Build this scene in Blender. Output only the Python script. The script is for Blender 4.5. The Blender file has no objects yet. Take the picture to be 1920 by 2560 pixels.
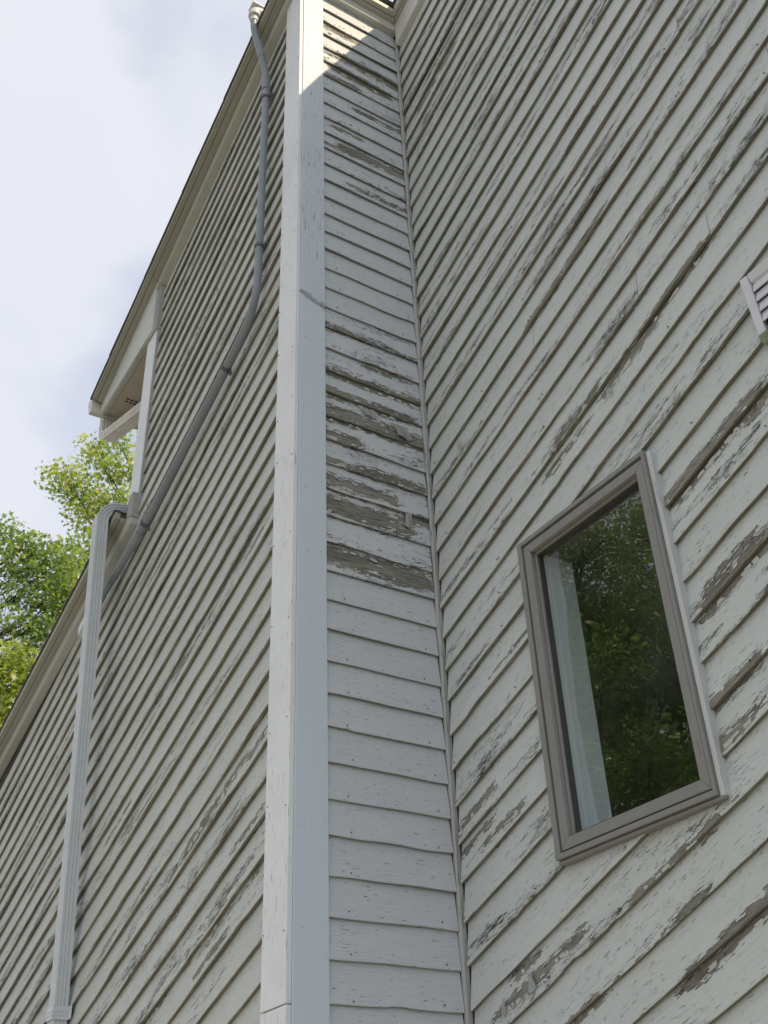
import bpy, bmesh, math, random
import numpy as np
from mathutils import Vector, Matrix

random.seed(7)
rng = np.random.default_rng(7)
sc = bpy.context.scene
col = sc.collection

# ------------------------------------------------------------------ camera
cam_d = bpy.data.cameras.new("camera")
cam = bpy.data.objects.new("camera", cam_d)
col.objects.link(cam)
cam_d.sensor_fit = 'VERTICAL'
cam_d.sensor_height = 36.0
cam_d.lens = 2643.3 / 2560 * 36.0
cam_d.clip_start = 0.05
cam_d.clip_end = 2000
RW = Matrix(((0.5261, 0.8497, -0.0361), (-0.4918, 0.2697, -0.8279), (-0.6937, 0.4533, 0.5598)))
right, down, fwd = Vector(RW[0]).normalized(), Vector(RW[1]), Vector(RW[2])
fwd = (fwd - right * fwd.dot(right)).normalized()
up = right.cross(fwd)
M = Matrix((right, up, -fwd)).transposed().to_4x4()
M.translation = Vector((3.560, -2.003, 1.600))
cam.matrix_world = M
sc.camera = cam

# ------------------------------------------------------------------ sky + sun
SUN_EL, SUN_AZ = math.radians(50), math.radians(65.3)      # azimuth measured from +y towards +x
sdir = Vector((math.cos(SUN_EL) * math.sin(SUN_AZ), math.cos(SUN_EL) * math.cos(SUN_AZ), math.sin(SUN_EL)))
world = bpy.data.worlds.new("World")
sc.world = world
world.use_nodes = True
wn, wl = world.node_tree.nodes, world.node_tree.links
wn.clear()
w_out = wn.new('ShaderNodeOutputWorld')
w_bg = wn.new('ShaderNodeBackground')
w_bg.inputs['Strength'].default_value = 0.15
sky = wn.new('ShaderNodeTexSky')
sky.sky_type = 'NISHITA'
sky.sun_disc = False
sky.sun_elevation = SUN_EL
sky.sun_rotation = SUN_AZ
sky.air_density = 1.0
sky.dust_density = 0.6
w_tc = wn.new('ShaderNodeTexCoord')
w_map = wn.new('ShaderNodeMapping'); w_map.inputs['Scale'].default_value = (1.0, 1.0, 1.7)
w_map.inputs['Location'].default_value = (6.6, 6.1, 2.5)
w_n = wn.new('ShaderNodeTexNoise'); w_n.inputs['Scale'].default_value = 3.1
w_n.inputs['Detail'].default_value = 4; w_n.inputs['Roughness'].default_value = 0.45
w_r = wn.new('ShaderNodeMapRange'); w_r.interpolation_type = 'SMOOTHSTEP'
w_r.inputs['From Min'].default_value = 0.30; w_r.inputs['From Max'].default_value = 0.52
w_r.inputs['To Min'].default_value = 0.42; w_r.inputs['To Max'].default_value = 1.0
w_n2 = wn.new('ShaderNodeTexNoise'); w_n2.inputs['Scale'].default_value = 2.0
w_n2.inputs['Detail'].default_value = 4
w_cc = wn.new('ShaderNodeMix'); w_cc.data_type = 'RGBA'
w_cc.inputs[6].default_value = (3.40, 3.55, 3.98, 1); w_cc.inputs[7].default_value = (3.85, 3.90, 4.08, 1)
w_mix = wn.new('ShaderNodeMix'); w_mix.data_type = 'RGBA'
wl.new(w_tc.outputs['Generated'], w_map.inputs['Vector'])
wl.new(w_map.outputs['Vector'], w_n.inputs['Vector'])
wl.new(w_map.outputs['Vector'], w_n2.inputs['Vector'])
wl.new(w_n.outputs['Fac'], w_r.inputs['Value'])
wl.new(w_n2.outputs['Fac'], w_cc.inputs[0])
wl.new(w_r.outputs['Result'], w_mix.inputs[0])
wl.new(sky.outputs['Color'], w_mix.inputs[6])
wl.new(w_cc.outputs[2], w_mix.inputs[7])
wl.new(w_mix.outputs[2], w_bg.inputs['Color'])
wl.new(w_bg.outputs['Background'], w_out.inputs['Surface'])

sun_d = bpy.data.lights.new("sun", 'SUN')
sun_d.energy = 2.8
sun_d.angle = math.radians(0.5)
sun_d.color = (1.0, 0.80, 0.54)
sun = bpy.data.objects.new("sun", sun_d)
sun.rotation_euler = (-sdir).to_track_quat('-Z', 'Y').to_euler()
sun.location = (10, 10, 30)
col.objects.link(sun)

sc.view_settings.view_transform = 'Standard'
sc.view_settings.look = 'None'
sc.view_settings.gamma = 1.0
sc.view_settings.exposure = 0.60
sc.view_settings.use_curve_mapping = False
sc.render.engine = 'CYCLES'
sc.cycles.max_bounces = 8
sc.cycles.transparent_max_bounces = 12

# ------------------------------------------------------------------ material helpers
class NT:
    def __init__(s, name):
        s.m = bpy.data.materials.new(name)
        s.m.use_nodes = True
        s.t = s.m.node_tree
        s.t.nodes.clear()
        s.out = s.t.nodes.new('ShaderNodeOutputMaterial')
    def n(s, typ, **kw):
        nd = s.t.nodes.new(typ)
        for k, v in kw.items():
            setattr(nd, k, v)
        return nd
    def link(s, a, b):
        s.t.links.new(a, b)
    def put(s, sock, v):
        if hasattr(v, 'links') or isinstance(v, bpy.types.NodeSocket):
            s.link(v, sock)
        else:
            sock.default_value = v
    def math(s, op, a, b=0.0, c=None, clamp=False):
        nd = s.n('ShaderNodeMath', operation=op, use_clamp=clamp)
        s.put(nd.inputs[0], a); s.put(nd.inputs[1], b)
        if c is not None: s.put(nd.inputs[2], c)
        return nd.outputs[0]
    def mix(s, f, a, b):
        nd = s.n('ShaderNodeMix', data_type='RGBA')
        s.put(nd.inputs[0], f)
        s.put(nd.inputs[6], a if not isinstance(a, tuple) else (*a, 1)[:4])
        s.put(nd.inputs[7], b if not isinstance(b, tuple) else (*b, 1)[:4])
        return nd.outputs[2]
    def ramp(s, v, lo, hi, a=0.0, b=1.0):
        nd = s.n('ShaderNodeMapRange', interpolation_type='SMOOTHSTEP')
        s.put(nd.inputs['Value'], v)
        nd.inputs['From Min'].default_value = lo; nd.inputs['From Max'].default_value = hi
        nd.inputs['To Min'].default_value = a; nd.inputs['To Max'].default_value = b
        return nd.outputs['Result']
    def mapping(s, vec, sx, sy, sz=1.0):
        nd = s.n('ShaderNodeMapping')
        nd.inputs['Scale'].default_value = (sx, sy, sz)
        s.link(vec, nd.inputs['Vector'])
        return nd.outputs['Vector']
    def noise(s, vec, scale=1.0, detail=3.0, rough=0.5, out='Fac', dim='3D'):
        nd = s.n('ShaderNodeTexNoise', noise_dimensions=dim)
        nd.inputs['Scale'].default_value = scale
        nd.inputs['Detail'].default_value = detail
        nd.inputs['Roughness'].default_value = rough
        s.link(vec, nd.inputs['Vector'])
        return nd.outputs[out]
    def voronoi(s, vec, feature='F1', out='Color'):
        nd = s.n('ShaderNodeTexVoronoi', feature=feature, voronoi_dimensions='2D')
        nd.inputs['Scale'].default_value = 1.0
        s.link(vec, nd.inputs['Vector'])
        return nd.outputs[out]
    def sep(s, c):
        nd = s.n('ShaderNodeSeparateColor')
        s.link(c, nd.inputs[0])
        return nd.outputs
    def vadd(s, a, b, k=1.0):
        m = s.n('ShaderNodeVectorMath', operation='MULTIPLY_ADD')
        s.link(b, m.inputs[0]); m.inputs[1].default_value = (k, k, 0)
        s.link(a, m.inputs[2])
        return m.outputs[0]
    def bsdf(s, color, rough=0.6, height=None, strength=1.0, metallic=0.0, spec=0.35, dist=1.0):
        b = s.n('ShaderNodeBsdfPrincipled')
        s.put(b.inputs['Base Color'], color if not isinstance(color, tuple) else (*color, 1)[:4])
        s.put(b.inputs['Roughness'], rough)
        s.put(b.inputs['Metallic'], metallic)
        s.put(b.inputs['Specular IOR Level'], spec)
        if height is not None:
            bp = s.n('ShaderNodeBump')
            bp.inputs['Strength'].default_value = strength
            bp.inputs['Distance'].default_value = dist
            s.link(height, bp.inputs['Height'])
            s.link(bp.outputs[0], b.inputs['Normal'])
        s.link(b.outputs[0], s.out.inputs['Surface'])
        return b


def siding_mat(name, base, tint, butt=False):
    """Weathered paint on bevel siding. u runs along the board, v across it (metres)."""
    t = NT(name)
    uvn = t.n('ShaderNodeUVMap', uv_map='board'); uv = uvn.outputs[0]
    bare = t.n('ShaderNodeAttribute', attribute_name='bare').outputs['Fac']
    flake = t.n('ShaderNodeAttribute', attribute_name='flake').outputs['Fac']
    wob = t.noise(t.mapping(uv, 9, 40), 1, 3, .6, 'Color', '2D')
    va = t.vadd(t.mapping(uv, 13, 60), wob, .8)
    vb = t.vadd(t.mapping(uv, 34, 150), wob, .9)
    ca = t.sep(t.voronoi(va)); cb = t.sep(t.voronoi(vb))
    eb = t.voronoi(vb, 'DISTANCE_TO_EDGE', 'Distance')
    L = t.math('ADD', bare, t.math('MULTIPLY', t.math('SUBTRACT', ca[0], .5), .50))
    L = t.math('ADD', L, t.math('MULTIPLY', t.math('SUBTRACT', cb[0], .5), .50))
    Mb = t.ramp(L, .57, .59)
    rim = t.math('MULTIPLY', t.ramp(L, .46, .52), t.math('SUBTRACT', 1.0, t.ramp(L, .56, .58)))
    lip = t.math('MULTIPLY', t.ramp(L, .57, .59), t.math('SUBTRACT', 1.0, t.ramp(L, .60, .66)))  # shade under lifted paint edges, darkened into the wood colour
    # small chips gone between the cracks
    clump = t.noise(t.mapping(uv, 2.6, 16), 1, 3, .6, 'Fac', '2D')
    fl = t.math('MULTIPLY', flake, t.ramp(clump, .38, .66))
    chip = t.math('GREATER_THAN', t.math('ADD', cb[1], t.math('MULTIPLY', fl, .28)), 1.08)
    Mb = t.math('MAXIMUM', Mb, chip)
    # cracks along the grain
    dn = t.noise(t.vadd(t.mapping(uv, 20, 230), wob, .8), 1, 2, .55, 'Fac', '2D')
    dash = t.ramp(t.math('ADD', dn, t.math('MULTIPLY', fl, .26)), .735, .76)
    ecr = t.math('MULTIPLY', t.ramp(eb, .02, .075, 1, 0),
                 t.math('GREATER_THAN', t.math('MULTIPLY', fl, 1.25), t.math('ADD', cb[2], .12)))
    crack = t.math('MAXIMUM', dash, ecr)
    grain = t.noise(t.mapping(uv, 5, 330), 1, 3, .6, 'Fac', '2D')
    big = t.noise(t.mapping(uv, 1.6, 5), 1, 4, .6, 'Fac', '2D')
    paint = t.mix(t.ramp(big, .35, .7), base, tint)
    paint = t.mix(t.math('MULTIPLY', t.ramp(grain, .48, .74), .24), paint, (0.20, 0.20, 0.17))
    paint = t.mix(t.math('MULTIPLY', fl, t.math('MULTIPLY', cb[1], .12)), paint, (0.72, 0.72, 0.70))
    wood = t.mix(t.ramp(grain, .3, .72), (0.185, 0.175, 0.145), (0.35, 0.338, 0.29))
    wood = t.mix(t.math('MULTIPLY', t.ramp(big, .45, .7), .45), wood, (0.225, 0.205, 0.16))
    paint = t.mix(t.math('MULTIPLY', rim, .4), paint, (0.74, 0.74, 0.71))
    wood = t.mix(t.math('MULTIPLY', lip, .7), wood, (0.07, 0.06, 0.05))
    paint = t.mix(t.math('MULTIPLY', t.n('ShaderNodeObjectInfo').outputs['Random'], .16), paint, tuple(x * .72 for x in base))
    c = t.mix(Mb, paint, wood)
    c = t.mix(t.math('MULTIPLY', crack, t.math('SUBTRACT', .92, t.math('MULTIPLY', Mb, .6))), c, (0.030, 0.027, 0.022))
    if butt:
        mold = t.noise(t.mapping(uv, 5, 30), 1, 4, .65, 'Fac', '2D')
        c = t.mix(t.ramp(mold, .30, .62), c, (0.20, 0.19, 0.135))
    h = t.math('MULTIPLY', t.math('SUBTRACT', 1.0, Mb), t.math('ADD', .0010, t.math('MULTIPLY', fl, t.math('MULTIPLY', cb[0], .0016))))
    h = t.math('SUBTRACT', h, t.math('MULTIPLY', crack, .0011))
    h = t.math('ADD', h, t.math('MULTIPLY', grain, t.math('ADD', .00045, t.math('MULTIPLY', Mb, .0006))))
    h = t.math('ADD', h, t.math('MULTIPLY', big, .0015))
    t.bsdf(c, t.math('ADD', .52, t.math('MULTIPLY', Mb, .3)), h, 1.0, spec=.3)
    return t.m


def trim_mat(name, base, dirt=(0.24, 0.23, 0.19), wear=.25, rough=.5, axis='Z'):
    """Painted timber trim: brush marks and a little cracking along the given axis."""
    t = NT(name)
    co = t.n('ShaderNodeTexCoord').outputs['Object']
    k = {'Z': (60, 60, 3), 'X': (3, 90, 90), 'Y': (90, 3, 90)}[axis]
    g = t.noise(t.mapping(co, *k), 1, 4, .65)
    g2 = t.noise(t.mapping(co, k[0] * 2.6, k[1] * 2.6, k[2] * 3.0), 1, 3, .6)
    big = t.noise(co, 2.3, 5, .65)
    cl = t.noise(co, 1.3, 3, .6)
    crack = t.math('MULTIPLY', t.ramp(g2, .62, .67), t.ramp(cl, .42, .60))
    crack = t.math('MULTIPLY', crack, wear * 3.0, clamp=True)
    c = t.mix(t.math('MULTIPLY', t.ramp(big, .42, .75), .22), base, dirt)
    c = t.mix(t.math('MULTIPLY', t.ramp(g, .52, .8), .5 * wear), c, dirt)
    c = t.mix(t.math('MULTIPLY', crack, .75), c, (0.10, 0.09, 0.075))
    h = t.math('SUBTRACT', t.math('MULTIPLY', g, .0008), t.math('MULTIPLY', crack, .0012))
    t.bsdf(c, rough, h, 1.0, spec=.35)
    return t.m


def plain_mat(name, c1, c2, rough=.5, metallic=0.0, scale=6.0, spec=.4, bump=.0004, spot=None):
    t = NT(name)
    co = t.n('ShaderNodeTexCoord').outputs['Object']
    n1 = t.noise(co, scale, 5, .65)
    n2 = t.noise(co, scale * 14, 3, .6)
    c = t.mix(t.ramp(n1, .35, .7), c1, c2)
    if spot:
        c = t.mix(t.math('MULTIPLY', t.ramp(n2, .62, .72), t.ramp(n1, .4, .65)), c, spot)
    t.bsdf(c, t.math('ADD', rough - .08, t.math('MULTIPLY', n1, .16)), t.math('MULTIPLY', n2, bump), 1.0, metallic, spec)
    return t.m


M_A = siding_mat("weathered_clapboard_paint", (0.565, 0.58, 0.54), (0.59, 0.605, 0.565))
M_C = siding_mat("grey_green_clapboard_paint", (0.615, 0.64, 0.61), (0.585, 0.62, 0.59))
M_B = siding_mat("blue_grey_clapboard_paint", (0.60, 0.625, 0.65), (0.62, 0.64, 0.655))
M_BUTT = siding_mat("mildewed_butt_edge", (0.36, 0.335, 0.295), (0.31, 0.29, 0.25), butt=True)  # underside shade put into both butt colours; this one adds mildew
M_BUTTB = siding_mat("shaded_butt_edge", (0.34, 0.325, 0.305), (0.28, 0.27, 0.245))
M_SHEATH = plain_mat("dark_sheathing", (0.05, 0.045, 0.04), (0.08, 0.07, 0.06), .9)
M_POSTF = trim_mat("cream_trim_paint", (0.82, 0.835, 0.84), (0.46, 0.455, 0.43), .32)
M_POSTS = trim_mat("fresh_blue_grey_trim_paint", (0.64, 0.70, 0.76), (0.59, 0.65, 0.715), .03, .42)
M_POSTO = trim_mat("old_blue_grey_trim_paint", (0.62, 0.675, 0.74), (0.46, 0.48, 0.50), .4, .5)
M_RAKE = trim_mat("rake_trim_paint", (0.50, 0.505, 0.465), (0.30, 0.30, 0.24), .30, .55, 'X')
M_RAKED = trim_mat("mossy_rake_paint", (0.385, 0.38, 0.32), (0.24, 0.24, 0.175), .45, .6, 'X')
M_EAVE = trim_mat("eave_trim_paint", (0.66, 0.64, 0.59), (0.30, 0.28, 0.22), .3, .5, 'Y')
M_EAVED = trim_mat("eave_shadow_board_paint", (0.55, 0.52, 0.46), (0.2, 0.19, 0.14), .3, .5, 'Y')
M_RETURN = trim_mat("return_board_paint", (0.66, 0.665, 0.63), (0.30, 0.30, 0.27), .75, .5, 'X')
M_WEATH = trim_mat("weathered_grey_wood", (0.40, 0.40, 0.39), (0.20, 0.20, 0.19), 1.0, .8)
M_SOFFIT = plain_mat("soffit_paint", (0.52, 0.47, 0.40), (0.46, 0.42, 0.35), .6, 0, 2.5)
M_GUT = plain_mat("gutter_metal_paint", (0.72, 0.70, 0.65), (0.60, 0.58, 0.52), .35, 0, 5, .5)
M_DOWN = plain_mat("downspout_metal_paint", (0.62, 0.65, 0.67), (0.57, 0.60, 0.61), .38, 0, 4, .5, spot=(0.50, 0.51, 0.50))
M_PVC = plain_mat("grey_conduit_plastic", (0.225, 0.245, 0.275), (0.27, 0.295, 0.325), .42, 0, 5, .5, spot=(0.2, 0.21, 0.22))
M_PVCW = plain_mat("white_fitting_plastic", (0.72, 0.70, 0.69), (0.66, 0.64, 0.63), .4, 0, 7)
M_CLAMP = plain_mat("dark_clamp_plastic", (0.10, 0.105, 0.115), (0.15, 0.155, 0.165), .5, 0, 9)
M_SHING = plain_mat("asphalt_shingle", (0.11, 0.105, 0.108), (0.16, 0.152, 0.153), .95, 0, 30, .2, .004)
M_FRAME = trim_mat("taupe_window_cladding", (0.265, 0.258, 0.243), (0.20, 0.193, 0.18), .2, .4)
M_FRAME2 = plain_mat("dark_window_gasket", (0.035, 0.036, 0.036), (0.05, 0.05, 0.048), .5)
M_FSIDE = trim_mat("pale_window_casing", (0.60, 0.62, 0.61), (0.3, 0.3, 0.28), .2, .5)
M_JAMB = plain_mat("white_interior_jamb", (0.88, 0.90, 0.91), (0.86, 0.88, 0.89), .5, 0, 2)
M_JAMB2 = plain_mat("blue_grey_reveal_paint", (0.40, 0.44, 0.475), (0.36, 0.40, 0.435), .5, 0, 2)  # white jamb, its bluish shade put into the base colour
M_STOP = plain_mat("pale_window_stop", (0.54, 0.575, 0.58), (0.50, 0.53, 0.54), .5, 0, 2)
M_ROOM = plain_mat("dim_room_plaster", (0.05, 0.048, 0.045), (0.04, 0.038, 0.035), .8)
M_VENT = plain_mat("white_vent_plastic", (0.72, 0.71, 0.74), (0.65, 0.645, 0.68), .45, 0, 9)
M_ALGAE = plain_mat("algae_stained_plastic", (0.20, 0.235, 0.13), (0.38, 0.40, 0.31), .7, 0, 25)
M_FLAKE = plain_mat("lifted_paint_film", (0.60, 0.61, 0.585), (0.53, 0.54, 0.515), .6)
M_NAIL = plain_mat("rusted_nail", (0.09, 0.075, 0.06), (0.2, 0.19, 0.175), .6, 0, 40)
M_PUTTY = plain_mat("cracked_putty", (0.62, 0.65, 0.68), (0.76, 0.78, 0.80), .7, 0, 14, .3, .0002)
M_SEAM = plain_mat("dark_joint", (0.02, 0.019, 0.017), (0.035, 0.033, 0.03), .9)

t = NT("window_glass")
gl = t.n('ShaderNodeBsdfGlossy'); gl.inputs['Roughness'].default_value = 0.0
gco = t.n('ShaderNodeTexCoord').outputs['Object']
gb = t.n('ShaderNodeBump'); gb.inputs['Strength'].default_value = .5; gb.inputs['Distance'].default_value = 1
t.link(t.math('MULTIPLY', t.noise(gco, 2.2, 1, .5), .006), gb.inputs['Height'])
t.link(gb.outputs[0], gl.inputs['Normal'])
tr = t.n('ShaderNodeBsdfTransparent'); tr.inputs[0].default_value = (.95, .97, .96, 1)
geo = t.n('ShaderNodeNewGeometry')
dp = t.n('ShaderNodeVectorMath', operation='DOT_PRODUCT')
t.link(geo.outputs['Normal'], dp.inputs[0]); t.link(geo.outputs['Incoming'], dp.inputs[1])
cosv = t.math('ABSOLUTE', dp.outputs['Value'])
refl = t.math('MULTIPLY_ADD', t.math('POWER', t.math('SUBTRACT', 1.0, cosv), 5.0), .90, .10)   # coated double glazing
dst = t.n('ShaderNodeBsdfDiffuse'); dst.inputs[0].default_value = (.42, .45, .42, 1)
mx = t.n('ShaderNodeMixShader'); t.link(refl, mx.inputs[0]); t.link(tr.outputs[0], mx.inputs[1]); t.link(gl.outputs[0], mx.inputs[2])
mx2 = t.n('ShaderNodeMixShader')
t.link(t.math('MULTIPLY', t.ramp(t.noise(gco, 1.7, 4, .6), .40, .75), .03), mx2.inputs[0])
t.link(mx.outputs[0], mx2.inputs[1]); t.link(dst.outputs[0], mx2.inputs[2])
t.link(mx2.outputs[0], t.out.inputs['Surface'])
M_GLASS = t.m


def leaf_mat(name, cols, trans=.5):
    t = NT(name)
    rnd = t.n('ShaderNodeNewGeometry').outputs['Random Per Island']
    co = t.n('ShaderNodeTexCoord').outputs['Object']
    n = t.noise(co, .9, 3, .6)
    cr = t.n('ShaderNodeValToRGB')
    e = cr.color_ramp.elements
    e[0].position = 0; e[0].color = (*cols[0], 1)
    e[1].position = 1; e[1].color = (*cols[-1], 1)
    for i, c in enumerate(cols[1:-1]):
        x = e.new((i + 1) / (len(cols) - 1)); x.color = (*c, 1)
    f = t.math('ADD', t.math('MULTIPLY', rnd, .62), t.math('MULTIPLY', t.ramp(n, .3, .7), .38))
    t.link(f, cr.inputs[0])
    d = t.n('ShaderNodeBsdfDiffuse'); tl = t.n('ShaderNodeBsdfTranslucent'); g = t.n('ShaderNodeBsdfGlossy')
    g.inputs['Roughness'].default_value = .42; g.inputs[0].default_value = (1, 1, 1, 1)
    t.link(cr.outputs[0], d.inputs[0])
    hs = t.n('ShaderNodeHueSaturation'); hs.inputs['Hue'].default_value = .475
    hs.inputs['Saturation'].default_value = 1.1; hs.inputs['Value'].default_value = 1.9
    t.link(cr.outputs[0], hs.inputs['Color']); t.link(hs.outputs[0], tl.inputs[0])
    m1 = t.n('ShaderNodeMixShader'); m1.inputs[0].default_value = trans
    t.link(d.outputs[0], m1.inputs[1]); t.link(tl.outputs[0], m1.inputs[2])
    m2 = t.n('ShaderNodeMixShader'); m2.inputs[0].default_value = .05
    t.link(m1.outputs[0], m2.inputs[1]); t.link(g.outputs[0], m2.inputs[2])
    t.link(m2.outputs[0], t.out.inputs['Surface'])
    return t.m

M_LEAF1 = leaf_mat("oak_leaf", [(0.13, 0.22, 0.065), (0.20, 0.32, 0.075), (0.29, 0.38, 0.085), (0.36, 0.35, 0.10)])
M_LEAF2 = leaf_mat("dark_oak_leaf", [(0.11, 0.19, 0.065), (0.17, 0.275, 0.075), (0.26, 0.35, 0.085)])
M_LEAF3 = leaf_mat("yellowing_leaf", [(0.15, 0.24, 0.06), (0.235, 0.33, 0.07), (0.32, 0.37, 0.085)])
M_LEAF4 = leaf_mat("yard_leaf", [(0.06, 0.13, 0.045), (0.11, 0.22, 0.055), (0.22, 0.34, 0.08)])
M_BARK = plain_mat("tree_bark", (0.07, 0.06, 0.05), (0.13, 0.115, 0.10), .9, 0, 8, .2, .02)

t = NT("lawn_grass")
gco = t.n('ShaderNodeTexCoord').outputs['Object']
c = t.mix(t.ramp(t.noise(gco, .35, 6, .7), .35, .65), (0.085, 0.10, 0.055), (0.14, 0.145, 0.09))
c = t.mix(t.math('MULTIPLY', t.ramp(t.noise(gco, 9, 4, .7), .5, .75), .5), c, (0.12, 0.115, 0.06))
t.bsdf(c, .9, t.math('MULTIPLY', t.noise(gco, 40, 4, .7), .03), 1, spec=.2)
M_GRASS = t.m

# ------------------------------------------------------------------ mesh helpers
def link_bm(name, bm, mats, parent=None, smooth=False):
    me = bpy.data.meshes.new(name)
    bm.normal_update()
    bm.to_mesh(me); bm.free()
    return link_me(name, me, mats, parent, smooth)

def link_me(name, me, mats, parent=None, smooth=False):
    if not isinstance(mats, (list, tuple)): mats = [mats]
    for m in mats: me.materials.append(m)
    if smooth:
        me.polygons.foreach_set('use_smooth', [True] * len(me.polygons))
    o = bpy.data.objects.new(name, me)
    col.objects.link(o)
    if parent is not None: o.parent = parent
    return o

def empty(name, loc=(0, 0, 0), label=None, cat=None, group=None, parent=None):
    o = bpy.data.objects.new(name, None)
    o.empty_display_size = .2
    o.location = loc
    col.objects.link(o)
    if parent is not None: o.parent = parent
    if label: o['label'] = label
    if cat: o['category'] = cat
    if group: o['group'] = group
    return o

def hexa(bm, pts, mat=0):
    """pts: 8 corners, bottom ring 0-3 then top ring 4-7."""
    v = [bm.verts.new(p) for p in pts]
    for f in ((3, 2, 1, 0), (4, 5, 6, 7), (0, 1, 5, 4), (1, 2, 6, 5), (2, 3, 7, 6), (3, 0, 4, 7)):
        bm.faces.new([v[i] for i in f]).material_index = mat
    return v

def box(bm, x0, x1, y0, y1, z0, z1, mat=0):
    return hexa(bm, [(x0, y0, z0), (x1, y0, z0), (x1, y1, z0), (x0, y1, z0),
                     (x0, y0, z1), (x1, y0, z1), (x1, y1, z1), (x0, y1, z1)], mat)

def slope_bar(bm, x0, x1, y0, y1, s0, s1, k, mat=0):
    """bar that follows z = s + k*x"""
    return hexa(bm, [(x0, y0, s0 + k * x0), (x1, y0, s0 + k * x1), (x1, y1, s0 + k * x1), (x0, y1, s0 + k * x0),
                     (x0, y0, s1 + k * x0), (x1, y0, s1 + k * x1), (x1, y1, s1 + k * x1), (x0, y1, s1 + k * x0)], mat)

def bevel(bm, w=.003, seg=1):
    bmesh.ops.bevel(bm, geom=list(bm.edges), offset=w, segments=seg, affect='EDGES', profile=.6)

def prism(bm, poly, axis, a, b):
    """extrude a 2D polygon; axis 'y': poly in (x,z); axis 'x': poly in (y,z); axis 'z': poly in (x,y)"""
    def P(p, t):
        return {'y': (p[0], t, p[1]), 'x': (t, p[0], p[1]), 'z': (p[0], p[1], t)}[axis]
    A = [bm.verts.new(P(p, a)) for p in poly]; B = [bm.verts.new(P(p, b)) for p in poly]
    n = len(poly)
    bm.faces.new(A); bm.faces.new(B[::-1])
    for i in range(n):
        bm.faces.new((A[i], B[i], B[(i + 1) % n], A[(i + 1) % n]))
    bmesh.ops.recalc_face_normals(bm, faces=bm.faces)

def sweep(bm, path, section, up=Vector((0, 1, 0)), caps=True, scales=None):
    """sweep a closed 2D section [(a,b)...] along path; a goes along side, b along the up-ish axis"""
    path = [Vector(p) for p in path]
    rings = []
    for i, p in enumerate(path):
        d = (path[min(i + 1, len(path) - 1)] - path[max(i - 1, 0)]).normalized()
        u = (up - d * up.dot(d)).normalized()
        s = d.cross(u)
        k = scales[i] if scales else 1.0
        rings.append([bm.verts.new(p + s * a * k + u * b * k) for a, b in section])
    n = len(section)
    for r0, r1 in zip(rings, rings[1:]):
        for i in range(n):
            bm.faces.new((r0[i], r0[(i + 1) % n], r1[(i + 1) % n], r1[i]))
    if caps:
        bm.faces.new(rings[0][::-1]); bm.faces.new(rings[-1])
    bmesh.ops.recalc_face_normals(bm, faces=bm.faces)

def circle(r, n=14):
    return [(r * math.cos(2 * math.pi * i / n), r * math.sin(2 * math.pi * i / n)) for i in range(n)]

def smooth_path(pts, steps=6):
    """Catmull-Rom through pts"""
    P = [Vector(p) for p in pts]
    P = [P[0] * 2 - P[1]] + P + [P[-1] * 2 - P[-2]]
    out = []
    for i in range(1, len(P) - 2):
        for k in range(steps):
            t = k / steps
            a, b, c_, d = P[i - 1], P[i], P[i + 1], P[i + 2]
            out.append(.5 * ((2 * b) + (c_ - a) * t + (2 * a - 5 * b + 4 * c_ - d) * t * t + (3 * b - a - 3 * c_ + d) * t ** 3))
    out.append(P[-2])
    return out

# ------------------------------------------------------------------ ground
g = 600
me = bpy.data.meshes.new("ground")
me.from_pydata([(-g, -g, 0), (g, -g, 0), (g, g, 0), (-g, g, 0)], [], [(0, 1, 2, 3)])
ground = link_me("ground", me, M_GRASS)
ground['kind'] = 'structure'
M_CONC = plain_mat("added_pale_concrete", (0.40, 0.395, 0.375), (0.50, 0.495, 0.475), .85, 0, 3, .3, .002)
bm = bmesh.new()
for a in range(6):
    for b in range(4):
        box(bm, -11 + a * 2.4, -11 + a * 2.4 + 2.388, -10.4 + b * 2.4, -10.4 + b * 2.4 + 2.388, -.05, .012)
drive = link_bm("added_driveway", bm, M_CONC)  # unseen pale paving, added to bounce light up onto the walls
drive['kind'] = 'structure'

# ------------------------------------------------------------------ house
TAN = math.tan(math.radians(20.02))      # slope of the diagonal siding and of the main roof
LOW = 0.2815                              # slope of the lower roof
L = 0.6024                                # depth of the return between the two long walls
YA = -0.173                               # front of the corner post
V = 0.1577                                # vertical spacing of the diagonal boards
house = empty("house", (0, 0, 0), "grey clapboard house corner with peeling paint, diagonal siding and a slanted roof edge", "house")

wallA = None
def wall_slab(name, poly, y0, y1):
    bm = bmesh.new(); prism(bm, poly, 'y', y0, y1)
    return link_bm(name, bm, M_SHEATH, house)

TOP_A = 8.735                             # z' of the frieze underside on the projecting wall
zA = lambda x: TOP_A + .06 + TAN * x
zLow = lambda x: 6.30 + LOW * x
wallA = wall_slab("clapboard_wall", [(-7.5, 0), (-.03, 0), (-.03, zA(-.03)), (-2.50, zA(-2.50)), (-2.50, zLow(-2.50)), (-7.5, zLow(-7.5))], -.135, -.06)
bm = bmesh.new(); box(bm, -.09, -.022, -.06, L + .03, 0, 8.80)
wallB = link_bm("clapboard_wall", bm, M_SHEATH, house)
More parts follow.
